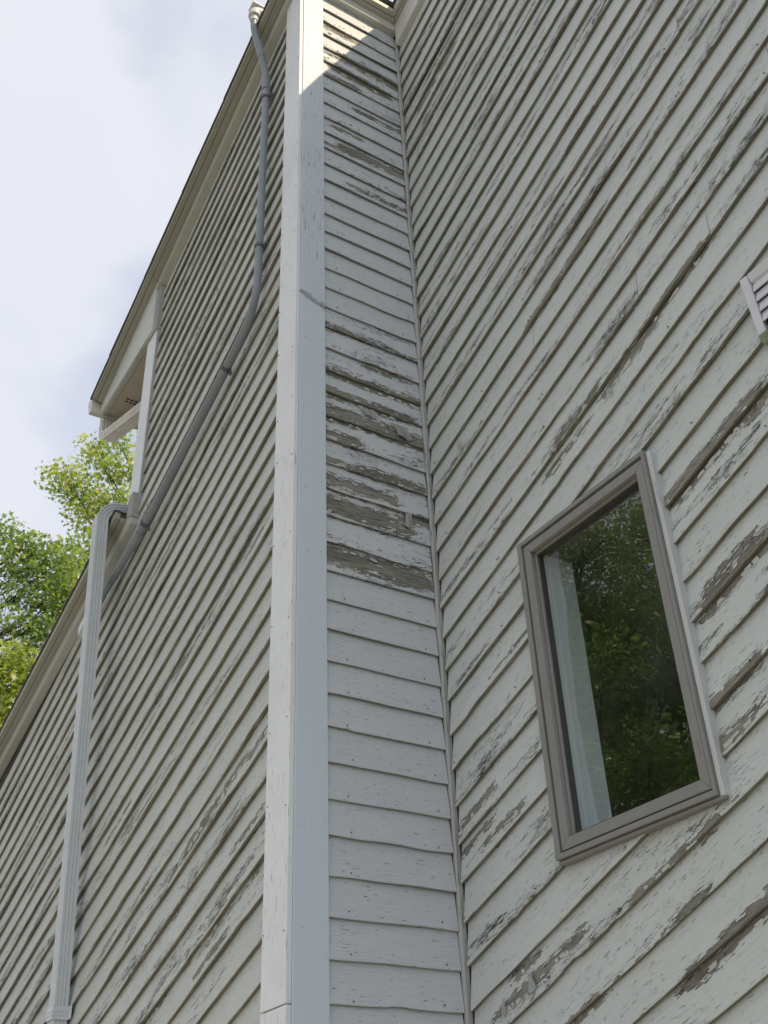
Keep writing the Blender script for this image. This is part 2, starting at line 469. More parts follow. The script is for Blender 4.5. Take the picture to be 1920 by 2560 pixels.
# set-back wall: sheathing in four pieces round the window opening
WX0, WX1, WZ0, WZ1 = 0.649, 1.421, 2.660, 3.992
zC = lambda x: 8.62 + TAN * x
bm = bmesh.new()
def sh_piece(x0, x1, z0, z1):
    p = [(x0, z0), (x1, z0), (x1, z1 if z1 else zC(x1)), (x0, z1 if z1 else zC(x0))]
    b2 = bmesh.new(); prism(b2, p, 'y', L + .022, L + .09)
    tmp = bpy.data.meshes.new('tmp'); b2.to_mesh(tmp); b2.free(); bm.from_mesh(tmp); bpy.data.meshes.remove(tmp)
sh_piece(-.09, WX0 + .02, 0, None); sh_piece(WX1 - .02, 2.62, 0, None)
sh_piece(WX0 + .02, WX1 - .02, 0, WZ0 + .02); sh_piece(WX0 + .02, WX1 - .02, WZ1 - .02, None)
wallC = link_bm("clapboard_wall", bm, M_SHEATH, house)
# remaining outer walls; end wall pulled in and opened to light the jamb
bm = bmesh.new()
for (ya_, yb_, za_, zb_) in ((L + .09, .80, 0, 9.5), (5.8, 7, 0, 9.5), (.80, 5.8, 0, 1.95), (.80, 5.8, 4.58, 9.5)):
    box(bm, 2.56, 2.62, ya_, yb_, za_, zb_)
link_bm("clapboard_wall", bm, M_A, house)
bm = bmesh.new(); box(bm, -7.5, 2.56, 6.94, 7.0, 0, 4.2); box(bm, -2.5, 2.56, 6.94, 7.0, 4.2, 7.3)
link_bm("clapboard_wall", bm, M_A, house)
bm = bmesh.new(); box(bm, -7.5, -7.43, -.06, 6.94, 0, 4.1); box(bm, -2.52, -2.46, -.10, 6.94, 5.2, 7.44)
link_bm("clapboard_wall", bm, M_A, house)

# --- wear: patches of bare wood (along0, along1, height or sheared height, half width)
PB = [(0.01, 0.21, 5.574, 0.02), (0.31, 0.46, 5.393, 0.02), (0.01, 0.59, 5.258, 0.03), (0.01, 0.48, 5.12, 0.03),
      (0.01, 0.6, 4.985, 0.045), (0.01, 0.16, 4.844, 0.035), (0.03, 0.12, 4.687, 0.02), (0.21, 0.52, 4.689, 0.03),
      (0.05, 0.36, 4.565, 0.035), (0.04, 0.43, 4.425, 0.055), (0.51, 0.6, 4.484, 0.03), (0.02, 0.53, 4.145, 0.055),
      (0.03, 0.23, 8.373, 0.03), (0.05, 0.2, 8.069, 0.02), (0.18, 0.61, 8.091, 0.04), (0.13, 0.46, 7.938, 0.035),
      (0.09, 0.22, 7.824, 0.02), (0.3, 0.59, 7.598, 0.025), (0.14, 0.25, 7.308, 0.02), (0.18, 0.59, 7.148, 0.04),
      (0.02, 0.18, 7.106, 0.02), (0.21, 0.59, 6.814, 0.02)]
PC = [(1.51, 1.89, 3.21, 0.034), (1.89, 1.96, 3.161, 0.02), (1.54, 1.81, 2.735, 0.03), (1.59, 1.72, 2.796, 0.012),
      (1.46, 1.62, 2.426, 0.02), (1.42, 1.58, 2.294, 0.025), (0.89, 1.09, 3.937, 0.02), (0.42, 0.58, 3.399, 0.01),
      (0.25, 0.42, 2.772, 0.02), (0.97, 1.19, 4.013, 0.02), (1.29, 1.53, 3.961, 0.025), (1.58, 1.85, 3.991, 0.02),
      (0.95, 1.07, 4.788, 0.02), (1.23, 1.43, 4.795, 0.02), (1.4, 1.49, 5.412, 0.01), (0.22, 0.56, 7.565, 0.03),
      (0.32, 0.57, 7.706, 0.02), (0.22, 0.4, 2.165, 0.024), (0.45, 0.66, 2.161, 0.02), (0.32, 0.39, 2.231, 0.014),
      (1.16, 1.29, 1.775, 0.024), (1.37, 1.49, 1.789, 0.03), (0.62, 0.69, 1.935, 0.018), (1.29, 1.32, 2.103, 0.014),
      (1.19, 1.22, 1.952, 0.012), (0.16, 0.27, 3.546, 0.012), (0.11, 0.22, 2.952, 0.02), (0.11, 0.19, 2.846, 0.02)]
PA = [(-1.03, -0.58, 3.463, 0.03), (-0.5, -0.23, 3.12, 0.018), (-0.81, -0.62, 2.809, 0.018), (-2.24, -1.97, 4.25, 0.014),
      (-0.37, -0.23, 3.453, 0.02), (-0.72, -0.49, 3.474, 0.02), (-2.53, -2.42, 5.447, 0.014), (-1.9, -1.6, 4.06, .010),
      (-3.3, -2.9, 4.55, .012), (-3.7, -3.4, 4.9, .012), (-4.1, -3.6, 5.35, .012)]
FA = [(-1.63, -0.45, 4.60, 0.07, 1.0), (-1.2, -.2, 2.95, .08, .8), (-1.6, -.6, 3.27, .05, .9), (-2.9, -1.2, 4.10, .06, .8)]

def wave(n, length, amp, scale):
    """smooth random 1D profile sampled at n points"""
    x = np.linspace(0, length, n)
    y = np.zeros(n)
    for k in range(5):
        y += rng.normal() * np.sin(x * (2 * math.pi / scale) * rng.uniform(.3, 1.7) + rng.uniform(0, 6.3))
    return y * amp / 2.2

def field(patches, U, H, soft=.06):
    out = np.zeros_like(U)
    for p in patches:
        a, b, c_, hw = p[:4]; s = p[4] if len(p) > 4 else 1.0
        du = np.maximum(np.maximum(a - U, U - b), 0) / soft
        dh = np.abs(H - c_) / hw
        d = np.sqrt(du ** 2 + np.maximum(dh, 0) ** 3)
        out = np.maximum(out, s * np.clip(1.26 - .62 * d, 0, 1))
    return out

def clapboard(wall, kind, i, base, ua, ub, fl_amount, patches, flakes=(), du=.045, mat=None, butt_mat=None, cut=None):
    """one bevel-siding board. kind 'x': board along x, faces -y, diagonal; kind 'y': along y, faces +x, level"""
    W = V if kind == 'x' else .15
    over = .024
    nu = max(3, int((ub - ua) / du) + 1)
    us = np.linspace(ua, ub, nu)
    vs = np.array([0.0, .004, .018, .036, .056, .078, .10, .124, W - .012, W + over])
    nv = len(vs)
    drop = rng.normal() * .0022
    edge = wave(nu, ub - ua, .0016, .5) + drop
    for _ in range(rng.poisson((ub - ua) * (1.6 if kind == 'x' else 1.0) * (.3 + fl_amount))):
        p_ = rng.uniform(ua, ub); w_ = rng.uniform(.02, .09)
        edge += rng.uniform(.0015, .0050) * (np.abs(us - p_) < w_)
    warp = wave(nu, ub - ua, .0020, 1.3) + abs(rng.normal()) * .0014
    thick = (.0152 if kind == 'x' else .0110) + rng.normal() * .0012
    U, Vv = np.meshgrid(us, vs, indexing='ij')
    fall = np.clip(1 - Vv / .05, 0, 1)
    out = -(.0200 if kind == 'x' else .0145) * Vv / W + warp[:, None] * np.clip(1 - Vv / W, 0, 1)
    out[:, 0] -= .0022                                    # eased lower arris
    Hh = Vv + edge[:, None] * fall
    hs = base + Vv                                        # (sheared) height used by the wear maps
    bare = field(patches, U, hs)
    fk = np.full_like(U, fl_amount) * (.35 + .65 * np.exp(-Vv / .06))
    fk = fk * (.75 + .5 * wave(nu, ub - ua, 1.0, .9)[:, None])
    fk = np.maximum(fk, field(flakes, U, hs, .2)) if flakes else fk
    fk = np.clip(np.maximum(fk, np.clip(bare * 1.5, 0, .95)), 0, 1)
    if kind == 'x':
        yb = wall['plane']
        X, Y, Z = U, yb - out, base + TAN * U + Hh
    else:
        X, Y, Z = out, U, base + Hh
    co = np.stack([X, Y, Z], -1)
    # butt underside: second row, further into the wall
    lo = co[:, 0].copy()
    if kind == 'x': lo[:, 1] += thick; lo[:, 2] += .0015
    else: lo[:, 0] -= thick; lo[:, 2] += .0015
    nvt = nv + 1
    allco = np.concatenate([lo[:, None], co], 1).reshape(-1, 3)
    bare2 = np.concatenate([bare[:, :1], bare], 1).reshape(-1)
    fk2 = np.concatenate([fk[:, :1], fk], 1).reshape(-1)
    faces, mats = [], []
    for a in range(nu - 1):
        for b in range(nvt - 1):
            p, q = a * nvt + b, (a + 1) * nvt + b
            faces.append((p, q, q + 1, p + 1) if True else None)
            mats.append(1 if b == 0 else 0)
    faces.append(tuple(range(0, nvt))); mats.append(0)
    faces.append(tuple(range((nu - 1) * nvt + nvt - 1, (nu - 1) * nvt - 1, -1))); mats.append(0)
    if kind == 'y':
        pass
    me = bpy.data.meshes.new('clapboard')
    me.from_pydata(allco.tolist(), [], faces)
    me.polygons.foreach_set('material_index', mats)
    uvl = me.uv_layers.new(name='board')
    ou, ov = rng.uniform(0, 60), rng.uniform(0, 60)
    uu = np.repeat(us, nvt) + ou
    vv = np.tile(np.concatenate([[-thick], vs]), nu) + ov
    li = np.zeros(len(me.loops), dtype=np.int32); me.loops.foreach_get('vertex_index', li)
    uvl.data.foreach_set('uv', np.stack([uu[li], vv[li]], -1).reshape(-1))
    for nm, arr in (('bare', bare2), ('flake', fk2)):
        at = me.attributes.new(nm, 'FLOAT', 'POINT'); at.data.foreach_set('value', arr.astype(np.float32))
    parts = [me]
    if cut:
        x0, x1, z0, z1 = cut
        bm = bmesh.new(); bm.from_mesh(me)
        for co_, no in (((x0, 0, 0), (1, 0, 0)), ((x1, 0, 0), (1, 0, 0)), ((0, 0, z0), (0, 0, 1)), ((0, 0, z1), (0, 0, 1))):
            bmesh.ops.bisect_plane(bm, geom=list(bm.verts) + list(bm.edges) + list(bm.faces), plane_co=co_, plane_no=no, dist=1e-6)
        dead = []
        for f in bm.faces:
            c_ = f.calc_center_median()
            if x0 < c_.x < x1 and z0 < c_.z < z1: dead.append(f)
        bmesh.ops.delete(bm, geom=dead, context='FACES')
        # islands become boards of their own
        seen, isl = set(), []
        for f in bm.faces:
            if f.index in seen or f in seen: continue
            st, grp = [f], []
            seen.add(f)
            while st:
                g_ = st.pop(); grp.append(g_)
                for e in g_.edges:
                    for h_ in e.link_faces:
                        if h_ not in seen: seen.add(h_); st.append(h_)
            isl.append(grp)
        parts = []
        bm.faces.index_update()
        sets = [set(f.index for f in grp) for grp in isl if len(grp) > 3]
        base_me = bpy.data.meshes.new('tmp'); bm.to_mesh(base_me); bm.free()
        for s in sets:
            b2 = bmesh.new(); b2.from_mesh(base_me); b2.faces.ensure_lookup_table()
            bmesh.ops.delete(b2, geom=[f for f in b2.faces if f.index not in s], context='FACES')
            m2 = bpy.data.meshes.new('clapboard'); b2.to_mesh(m2); b2.free(); parts.append(m2)
    for m_ in parts:
        o = link_me('clapboard', m_, [mat, butt_mat], wall['obj'])
        o.data.polygons.foreach_set('use_smooth', [False] * len(o.data.polygons))

def bands(base, a, b, rate, extra=()):
    out = list(extra)
    for _ in range(rng.poisson(rate * (b - a))):
        p_ = rng.uniform(a, b); w_ = rng.uniform(.10, .55)
        out.append((p_ - w_, p_ + w_, base + rng.uniform(.012, .06), rng.uniform(.016, .055), rng.uniform(.75, 1.0)))
        if rng.uniform() < .35:      # a sliver of bare wood inside the band
            q_ = p_ + rng.uniform(-.5, .5) * w_; e_ = rng.uniform(.03, .14)
            slivers.append((q_ - e_, q_ + e_, base + rng.uniform(.006, .03), rng.uniform(.006, .014)))
    return out
slivers = []
chip_spots = {'A': [], 'B': [], 'C': []}
WA = {'obj': wallA, 'plane': -.158}
WB = {'obj': wallB}
WC = {'obj': wallC, 'plane': L}

# projecting wall: boards from the ground to the eaves (those under the lower roof are shorter)
i = -14
while True:
    b = 2.447 + i * V
    if b > TOP_A - .01: break
    xa, xb = -7.48, -.200
    # left limit: under the lower roof where b + TAN*x < zLow(x); further up only as far as the corner board
    xc = (6.265 - b) / (TAN - LOW)                # board meets the lower frieze
    if b + V * .3 + TAN * -2.36 > 5.60:
        xa = -2.345
    elif xc > -7.48:
        pass
    if b + TAN * xa < .15: xa = max(xa, (.2 - b) / TAN)
    if xa < -.4:
        top = b > 6.3
        fl = float(np.clip(rng.normal(.42 if top else .32, .2), .06, 1))
        cuts = [xa]
        q = xb - rng.uniform(1.0, 4.2)
        while q > xa + .6:
            cuts.insert(1, q); q -= rng.uniform(2.2, 4.4)
        cuts.append(xb)
        slivers = []
        bd = bands(b, xa, xb, .55, FA)
        chip_spots['A'] += [p + (0,) for p in slivers] + [p[:4] + (1,) for p in bd if p not in FA]
        for a_, b_ in zip(cuts, cuts[1:]):
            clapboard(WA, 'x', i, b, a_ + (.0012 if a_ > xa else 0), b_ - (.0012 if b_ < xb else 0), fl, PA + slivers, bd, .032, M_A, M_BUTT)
    i += 1
# return wall: level boards
z = 3.909 - 24 * .15
i = 0
while z < 8.66:
    zz = z
    if zz < 3.93: fl = rng.uniform(.0, .10)
    elif zz < 5.60: fl = rng.uniform(.55, .95)
    elif zz < 6.75: fl = rng.uniform(.05, .25)
    else: fl = rng.uniform(.30, .70)
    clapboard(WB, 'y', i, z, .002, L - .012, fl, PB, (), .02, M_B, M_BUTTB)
    z += .15; i += 1
# set-back wall
i = -12
while True:
    b = 2.256 + i * V
    if b > 8.50: break
    xb = 2.605
    xa = .022 if b > .1 else .022 + (.12 - b) / TAN
    fl = float(np.clip(rng.normal(.30, .2), .05, .9))
    if 2.0 < b < 3.3: fl = float(np.clip(rng.normal(.38, .2), .08, 1.0))
    hit = b + TAN * WX1 + V > WZ0 - .03 and b + TAN * WX0 < WZ1 + .03
    q = rng.uniform(.7, 2.4)
    spans = [(xa, xb)] if (hit or rng.uniform() < .45) else [(xa, q - .0012), (q + .0012, xb)]
    slivers = []
    bd = bands(b, .02, 2.6, .45 if b < 2.4 else .75, [(.05, .75, b + .05, .08, .95)] if 7.2 < b < 8.2 and rng.uniform() < .7 else ())
    chip_spots['C'] += [p + (0,) for p in slivers] + [p[:4] + (1,) for p in bd]
    for a_, b_ in spans:
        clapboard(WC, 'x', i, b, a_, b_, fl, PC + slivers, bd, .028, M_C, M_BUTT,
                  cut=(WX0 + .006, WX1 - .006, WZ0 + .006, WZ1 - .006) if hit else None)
    i += 1

# chips of paint that lift along the rims of the bare patches: real little curls, far too many to count
def loose_paint(kind, spots, base0, W, plane, parent, ulim, skip=None):
    co, fc = [], []
    drop_ = .0200 if kind == 'x' else .0145
    for (a, b, h, hw, band) in spots:
        n_ = int((b - a) * (17 if band else (40 if hw > .016 else 14))) + 1
        for _ in range(n_):
            u = rng.uniform(a, b)
            if not ulim[0] < u < ulim[1]: continue
            side = rng.choice([-1, 1])
            v0 = h + side * hw * (rng.uniform(.0, 1.0) if band else rng.uniform(.75, 1.15))
            bi = math.floor((v0 - base0) / W)
            vl = v0 - base0 - bi * W
            t_ = rng.uniform(.004, .012) * (.7 if band else 1.15)
            if vl < .003: vl = .003
            if vl > W - .004: continue
            d_ = -side
            if vl + d_ * t_ < .001: d_ = 1
            if vl + d_ * t_ > W - .002: d_ = -1
            l_ = rng.uniform(.008, .034) * (.8 if band else 1.2)
            lift = rng.uniform(.0015, .0060)
            if skip is not None:
                zz = base0 + bi * W + vl + TAN * u
                if skip[0] - .03 < u < skip[1] + .04 and skip[2] - .05 < zz < skip[3] + .05: continue
            k0 = len(co)
            j1, j2 = rng.uniform(-.004, .004), rng.uniform(.55, 1.1)
            for q in range(4):
                f_ = q / 3
                vv_ = vl + d_ * t_ * f_
                out = -drop_ * vl / W + .0010 + lift * f_ ** 1.4
                hl = l_ / 2 * (1 + (j2 - 1) * f_) * rng.uniform(.85, 1.1)
                for sgn in (-1, 1):
                    uu_ = u + sgn * hl + j1 * f_
                    hh = base0 + bi * W + vv_
                    co.append((uu_, plane - out, hh + TAN * uu_) if kind == 'x' else (out, uu_, hh))
            for q in range(3):
                p_ = k0 + 2 * q
                fc.append((p_, p_ + 1, p_ + 3, p_ + 2))
    me_ = bpy.data.meshes.new('loose_paint'); me_.from_pydata(co, [], fc)
    b_ = bmesh.new(); b_.from_mesh(me_); bmesh.ops.solidify(b_, geom=list(b_.faces), thickness=.0006); b_.to_mesh(me_); b_.free()
    o_ = link_me('loose_paint', me_, M_FLAKE, parent); o_['kind'] = 'stuff'
loose_paint('x', [p + (0,) for p in PA] + [p[:4] + (1,) for p in FA] + chip_spots['A'], 2.447, V, -.158, wallA, (-5.4, -.215))
loose_paint('y', [p + (0,) for p in PB] + [(.01, .58, 3.909 + .15 * k + .03, .03, 1) for k in list(range(2, 12)) + list(range(19, 31))], 3.909, .15, 0, wallB, (.012, L - .022))
loose_paint('x', [p + (0,) for p in PC] + chip_spots['C'], 2.256, V, L, wallC, (.03, 2.55), (WX0, WX1, WZ0, WZ1))

# inside-corner strip, in three lengths
for z0, z1 in ((.1, 3.55), (3.552, 6.42), (6.422, 8.66)):
    bm = bmesh.new()
    n = 24
    ring = []
    for k in range(n + 1):
        zz = z0 + (z1 - z0) * k / n
        j = rng.normal() * .0018
        ring.append([bm.verts.new(p) for p in ((-.012, L - .008 + j, zz), (.002 + j, L - .010, zz), (.009 + j, L - .003, zz), (.009, L + .018, zz), (-.012, L + .018, zz))])
    for r0, r1 in zip(ring, ring[1:]):
        for a in range(5): bm.faces.new((r0[a], r0[(a + 1) % 5], r1[(a + 1) % 5], r1[a]))
    link_bm("corner_strip", bm, trim_mat("strip_paint", (0.46, 0.46, 0.44), (0.14, 0.13, 0.115), 1.0, .7) if z0 < 1 else bpy.data.materials["strip_paint"], wallB)

# nails that have worked loose, two per board on the return wall, scattered elsewhere
bm = bmesh.new()
def nail(p, nrm, r=.0045):
    nrm = Vector(nrm); a = nrm.orthogonal().normalized(); b_ = nrm.cross(a)
    tip = Vector(p) + nrm * .004
    vs_ = [bm.verts.new(tip + (a * math.cos(q) + b_ * math.sin(q)) * r) for q in [k * math.pi / 3 for k in range(6)]]
    ws_ = [bm.verts.new(Vector(p) - nrm * .002 + (a * math.cos(q) + b_ * math.sin(q)) * r) for q in [k * math.pi / 3 for k in range(6)]]
    bm.faces.new(vs_)
    for k in range(6): bm.faces.new((vs_[k], ws_[k], ws_[(k + 1) % 6], vs_[(k + 1) % 6]))
z = 3.909 - 14 * .15
while z < 8.6:
    for yy in (.105, .515):
        nail((-.0018, yy + rng.normal() * .012, z + .022 + rng.normal() * .003), (1, 0, 0), .0032)
    z += .15
o = link_bm("nail", bm, M_NAIL, wallB); o['kind'] = 'stuff'
bm = bmesh.new()
for k in range(55):
    bb = 1.4 + V * rng.integers(0, 26); xx = rng.choice([.08, .49, .90, 1.62, 1.95, 2.35]) + rng.normal() * .02
    bb = 2.256 + V * rng.integers(-5, 20)
    zz = bb + .022 + TAN * xx
    if WX0 - .03 < xx < WX1 + .03 and WZ0 - .05 < zz < WZ1 + .05: continue
    nail((xx, L - .0018, zz), (0, -1, 0), .0028)
o = link_bm("nail", bm, M_NAIL, wallC); o['kind'] = 'stuff'

# curled flakes of paint that hang off the boards
def paint_flake(wall, kind, a, h, wdt, ln, curl, twist=0.0, skew=0.0, mat=None):
    bm = bmesh.new()
    ns, nw = 9, 9
    grid = []
    for s in range(ns):
        t_ = s / (ns - 1)
        ang = curl * t_ ** 1.3
        row = []
        for w_ in range(nw):
            q = w_ / (nw - 1) - .5
            wd = wdt * (1 - .35 * t_) * (1 + .12 * math.sin(7 * t_ + w_))
            outv = .003 + .11 * ln * t_ * (1 + math.cos(6.5 * q + 1)) + .05 * ln * math.sin(math.pi * t_)
            dn = ln * t_ * (.85 + .15 * math.cos(5 * q))
            al = q * wd + skew * t_ * ln + twist * t_ * q * ln
            if kind == 'y': p = (outv, a + al, h - dn)
            else: p = (a + al, L - outv, h + TAN * (a + al) - dn)
            row.append(bm.verts.new(p))
        grid.append(row)
    for s in range(ns - 1):
        for w_ in range(nw - 1):
            bm.faces.new((grid[s][w_], grid[s][w_ + 1], grid[s + 1][w_ + 1], grid[s + 1][w_]))
    me_f = bmesh.ops.solidify(bm, geom=list(bm.faces), thickness=.0007)
    link_bm("paint_flake", bm, mat, wall, True)

for a, h, wd, ln, cu, tw, sk in ((.435, 5.055, .095, .095, 1.2, .25, .35), (.375, 5.04, .03, .06, .9, -.5, .1), (.25, 5.085, .07, .05, 1.8, .3, .3), (.465, 4.51, .035, .115, .5, .15, -.1)):
    paint_flake(wallB, 'y', a, h, wd, ln, cu, tw, sk, M_FLAKE)
for a, h, wd, ln, cu, tw, sk in ((.40, 2.185, .014, .07, .6, .5, .1), (.235, 2.19, .012, .06, .7, .3, .0), (1.285, 3.94, .012, .04, .7, .6, .3), (.28, 4.72, .012, .05, .6, .4, .0)):
    paint_flake(wallC, 'x', a, h, wd, ln, cu, tw, sk, M_FLAKE)

# --- corner post: front board and side board, each pieced
def quad_board(name, pts_front, y0, y1, mat, axis='y', bev=.003):
    bm = bmesh.new(); prism(bm, pts_front, axis, y0, y1); bevel(bm, bev, 2)
    return link_bm(name, bm, mat, house)
quad_board("corner_board", [(-.200, 2.252), (0, 2.255), (0, 8.72), (-.200, 8.66)], YA, YA + .023, M_POSTF)
quad_board("corner_board", [(-.200, 0.0), (0, 0.0), (0, 2.251), (-.200, 2.247)], YA + .0015, YA + .023, M_POSTF)
quad_board("corner_board", [(-.149, 5.748), (.001, 5.688), (.001, 8.80), (-.149, 8.80)], -.03, .006, M_POSTO, 'x')
quad_board("corner_board", [(-.149, 0.0), (.001, 0.0), (.001, 5.676), (-.149, 5.735)], -.03, .005, M_POSTS, 'x')
bm = bmesh.new()
z = .4
while z < 8.6:
    nail((.0052, -.022 + rng.normal() * .005, z), (1, 0, 0), .004)
    nail((.0052, -.118 + rng.normal() * .012, z + rng.normal() * .05), (1, 0, 0), .0045)
    z += rng.uniform(.32, .5)
o = link_bm("nail", bm, M_POSTS, house); o['kind'] = 'stuff'
bm = bmesh.new()
z = .4
while z < 8.5:
    nail((-.020 + rng.normal() * .004, YA - .0002, z), (0, -1, 0), .0022)
    nail((-.178 + rng.normal() * .004, YA - .0005, z + rng.normal() * .04), (0, -1, 0), .0022)
    z += rng.uniform(.3, .5)
o = link_bm("nail", bm, M_NAIL, house); o['kind'] = 'stuff'
# broken putty in the scarf of the side boards
bm = bmesh.new()
gr = []
for a in range(13):
    f_ = a / 12; yy = -.147 + .146 * f_
    row = []
    for b in range(5):
        zz = 5.708 + .040 - .054 * f_ - .026 * (b / 4) + rng.normal() * .003
        if b == 0: zz += .012 + rng.normal() * .006
        row.append(bm.verts.new((.0078 + rng.uniform(-.003, .004) * (1 if 0 < b < 4 else .4), yy, zz)))
    gr.append(row)
for a in range(12):
    for b in range(4): bm.faces.new((gr[a][b], gr[a + 1][b], gr[a + 1][b + 1], gr[a][b + 1]))
bmesh.ops.solidify(bm, geom=list(bm.faces), thickness=.004)
link_bm("putty_seam", bm, M_PUTTY, house)

# --- main roof slab and its edges.  Underside follows z = 8.82 + TAN*x
RB = 8.825
bm = bmesh.new()
slope_bar(bm, -3.53, .085, -.272, L - .045, RB, RB + .03, TAN)
slope_bar(bm, -3.53, 2.82, L - .045, 7.2, RB, RB + .03, TAN)
roof = link_bm("roof", bm, M_SHING, house)
# shingle courses: thin overlapping strips seen along the rakes
def course(x0, x1, y0, y1, k, s, lift, parent):
    bm = bmesh.new()
    hexa(bm, [(x0, y0, s + k * x0 + lift), (x1, y0, s + k * x1), (x1, y1, s + k * x1), (x0, y1, s + k * x0 + lift),
              (x0, y0, s + k * x0 + lift + .006), (x1, y0, s + k * x1 + .006), (x1, y1, s + k * x1 + .006), (x0, y1, s + k * x0 + lift + .006)])
    return link_bm("shingle", bm, M_SHING, parent)
x = -3.575
while x < .10:
    x1 = min(x + .30, .115)
    course(x, x1, -.295 - rng.uniform(0, .007), L - .05, TAN, RB + .031, .007, roof)
    x += .145
x = -3.575
while x < 2.6:
    if x > -.05:
        course(max(x, .04), x + .30, L - .083 - rng.uniform(0, .005), 4.0, TAN, RB + .031, .007, roof)
    x += .145

def bar(name, x0, x1, y0, y1, s0, s1, k, mat, bev=.003, parent=house):
    bm = bmesh.new(); slope_bar(bm, x0, x1, y0, y1, s0, s1, k); bevel(bm, bev, 1)
    return link_bm(name, bm, mat, parent)
# rake over the projecting wall, from the wall outwards
bar("frieze_board", -2.36, .0, -.200, -.137, 8.722, RB, TAN, M_RAKE)
bar("rake_board", -3.53, .064, -.246, -.2005, 8.813, RB + .004, TAN, M_RAKED)
bar("rake_board", -3.53, .100, -.288, -.249, 8.822, RB + .029, TAN, M_RAKED)
# triangular return that boxes in the eave
bm = bmesh.new()
prism(bm, [(-3.545, 7.41), (-2.37, 7.41), (-2.37, 8.825 - .01 + TAN * -2.37), (-3.545, 8.825 - .01 + TAN * -3.545)], 'y', -.2005, -.178)
bevel(bm, .002, 1)
link_bm("eave_return", bm, M_RETURN, house)
bm = bmesh.new(); box(bm, -3.54, -2.34, -.1775, -.150, 7.418, 7.445)
link_bm("eave_return", bm, M_RAKE, house)
# eave over the return wall
bm = bmesh.new(); box(bm, -.02, .030, -.0, L, 8.716, 8.84); bevel(bm, .002); link_bm("frieze_board", bm, M_EAVE, house)
bm = bmesh.new(); box(bm, .0305, .062, -.246, L - .03, 8.800, 8.842); bevel(bm, .002); link_bm("eave_board", bm, M_EAVED, house)
bm = bmesh.new(); box(bm, .065, .099, -.2485, L - .05, 8.811, 8.855); bevel(bm, .002); link_bm("eave_board", bm, M_EAVED, house)
# rake over the set-back wall
bar("frieze_board", .031, 2.74, L - .026, L + .02, 8.535, RB - .008, TAN, M_EAVE)
bar("rake_board", .063, 2.74, L - .045, L - .0265, 8.775, RB, TAN, M_EAVED)
bar("rake_board", .100, 2.74, L - .073, L - .047, 8.785, RB + .029, TAN, M_EAVED)

# boxed eave at the left end: soffit, fascia, gutter and the drain leg
bm = bmesh.new(); box(bm, -3.53, -2.525, -.149, 6.9, 7.435, 7.455)
soffit = link_bm("soffit", bm, M_SOFFIT, house)
for k in range(14):
    for r_ in range(2):
        bm = bmesh.new(); cx, cy = -3.30 + .035 * r_, -.06 + .036 * k
        box(bm, cx - .008, cx + .008, cy - .012, cy + .012, 7.4325, 7.436)
        link_bm("soffit_slot", bm, M_SEAM, soffit)
bm = bmesh.new(); box(bm, -3.555, -3.531, -.177, 6.9, 7.40, 7.56); link_bm("fascia_board", bm, M_RAKE, house)
gp = [(-3.557, 7.602), (-3.557, 7.430), (-3.615, 7.430), (-3.632, 7.462), (-3.640, 7.50), (-3.672, 7.548), (-3.676, 7.602), (-3.664, 7.604), (-3.660, 7.552),
      (-3.630, 7.503), (-3.622, 7.465), (-3.611, 7.436), (-3.562, 7.436), (-3.562, 7.602)]
bm = bmesh.new(); prism(bm, gp, 'y', -.275, 6.9)
gutter = link_bm("gutter", bm, M_GUT, house)
bm = bmesh.new(); prism(bm, gp[:7], 'y', -.279, -.2752); link_bm("end_cap", bm, M_GUT, gutter)

def ribbed(w, d, n=3, depth=.006):
    """downspout section w (along side) by d, ribs on the wide faces"""
    pts = []
    hw, hd = w / 2, d / 2
    def side(p, q, nrm):
        for k in range(n):
            for f_, o_ in ((.12, 0), (.30, -depth), (.55, -depth), (.75, 0)):
                s_ = .12 + .76 * (k + f_) / n
                pts.append((p[0] + (q[0] - p[0]) * s_ + nrm[0] * o_, p[1] + (q[1] - p[1]) * s_ + nrm[1] * o_))
    pts.append((-hw, -hd)); side((-hw, -hd), (hw, -hd), (0, -1))
    pts.append((hw, -hd)); side((hw, -hd), (hw, hd), (1, 0))
    pts.append((hw, hd)); side((hw, hd), (-hw, hd), (0, 1))
    pts.append((-hw, hd)); side((-hw, hd), (-hw, -hd), (-1, 0))
    return pts

# drain leg running from the gutter back to the wall under the soffit
bm = bmesh.new()
sweep(bm, [(-3.60, -.115, 7.44), (-3.60, -.115, 7.32), (-3.575, -.115, 7.225), (-3.49, -.115, 7.165), (-2.66, -.060, 6.92), (-2.60, -.05, 6.86), (-2.59, -.045, 6.75), (-2.59, -.045, 5.98)],
      ribbed(.080, .105), up=Vector((0, 1, 0)))
link_bm("drain_leg", bm, M_GUT, house)

# corner board under the eave end
bm = bmesh.new(); box(bm, -2.520, -2.335, -.173, -.137, 5.865, 7.409); bevel(bm, .003, 1)
link_bm("corner_board", bm, M_POSTF, house)
bm = bmesh.new(); box(bm, -2.333, -2.322, -.166, -.137, 5.70, 7.40); box(bm, -2.368, -2.318, -.183, -.137, 7.402, 7.865)
link_bm("corner_strip", bm, M_WEATH, house)
bm = bmesh.new(); prism(bm, [(-2.425, 5.69), (-2.335, 5.66), (-2.335, 5.862), (-2.425, 5.862)], 'y', -.206, -.140); bevel(bm, .004, 1)
link_bm("trim_block", bm, M_WEATH, house)

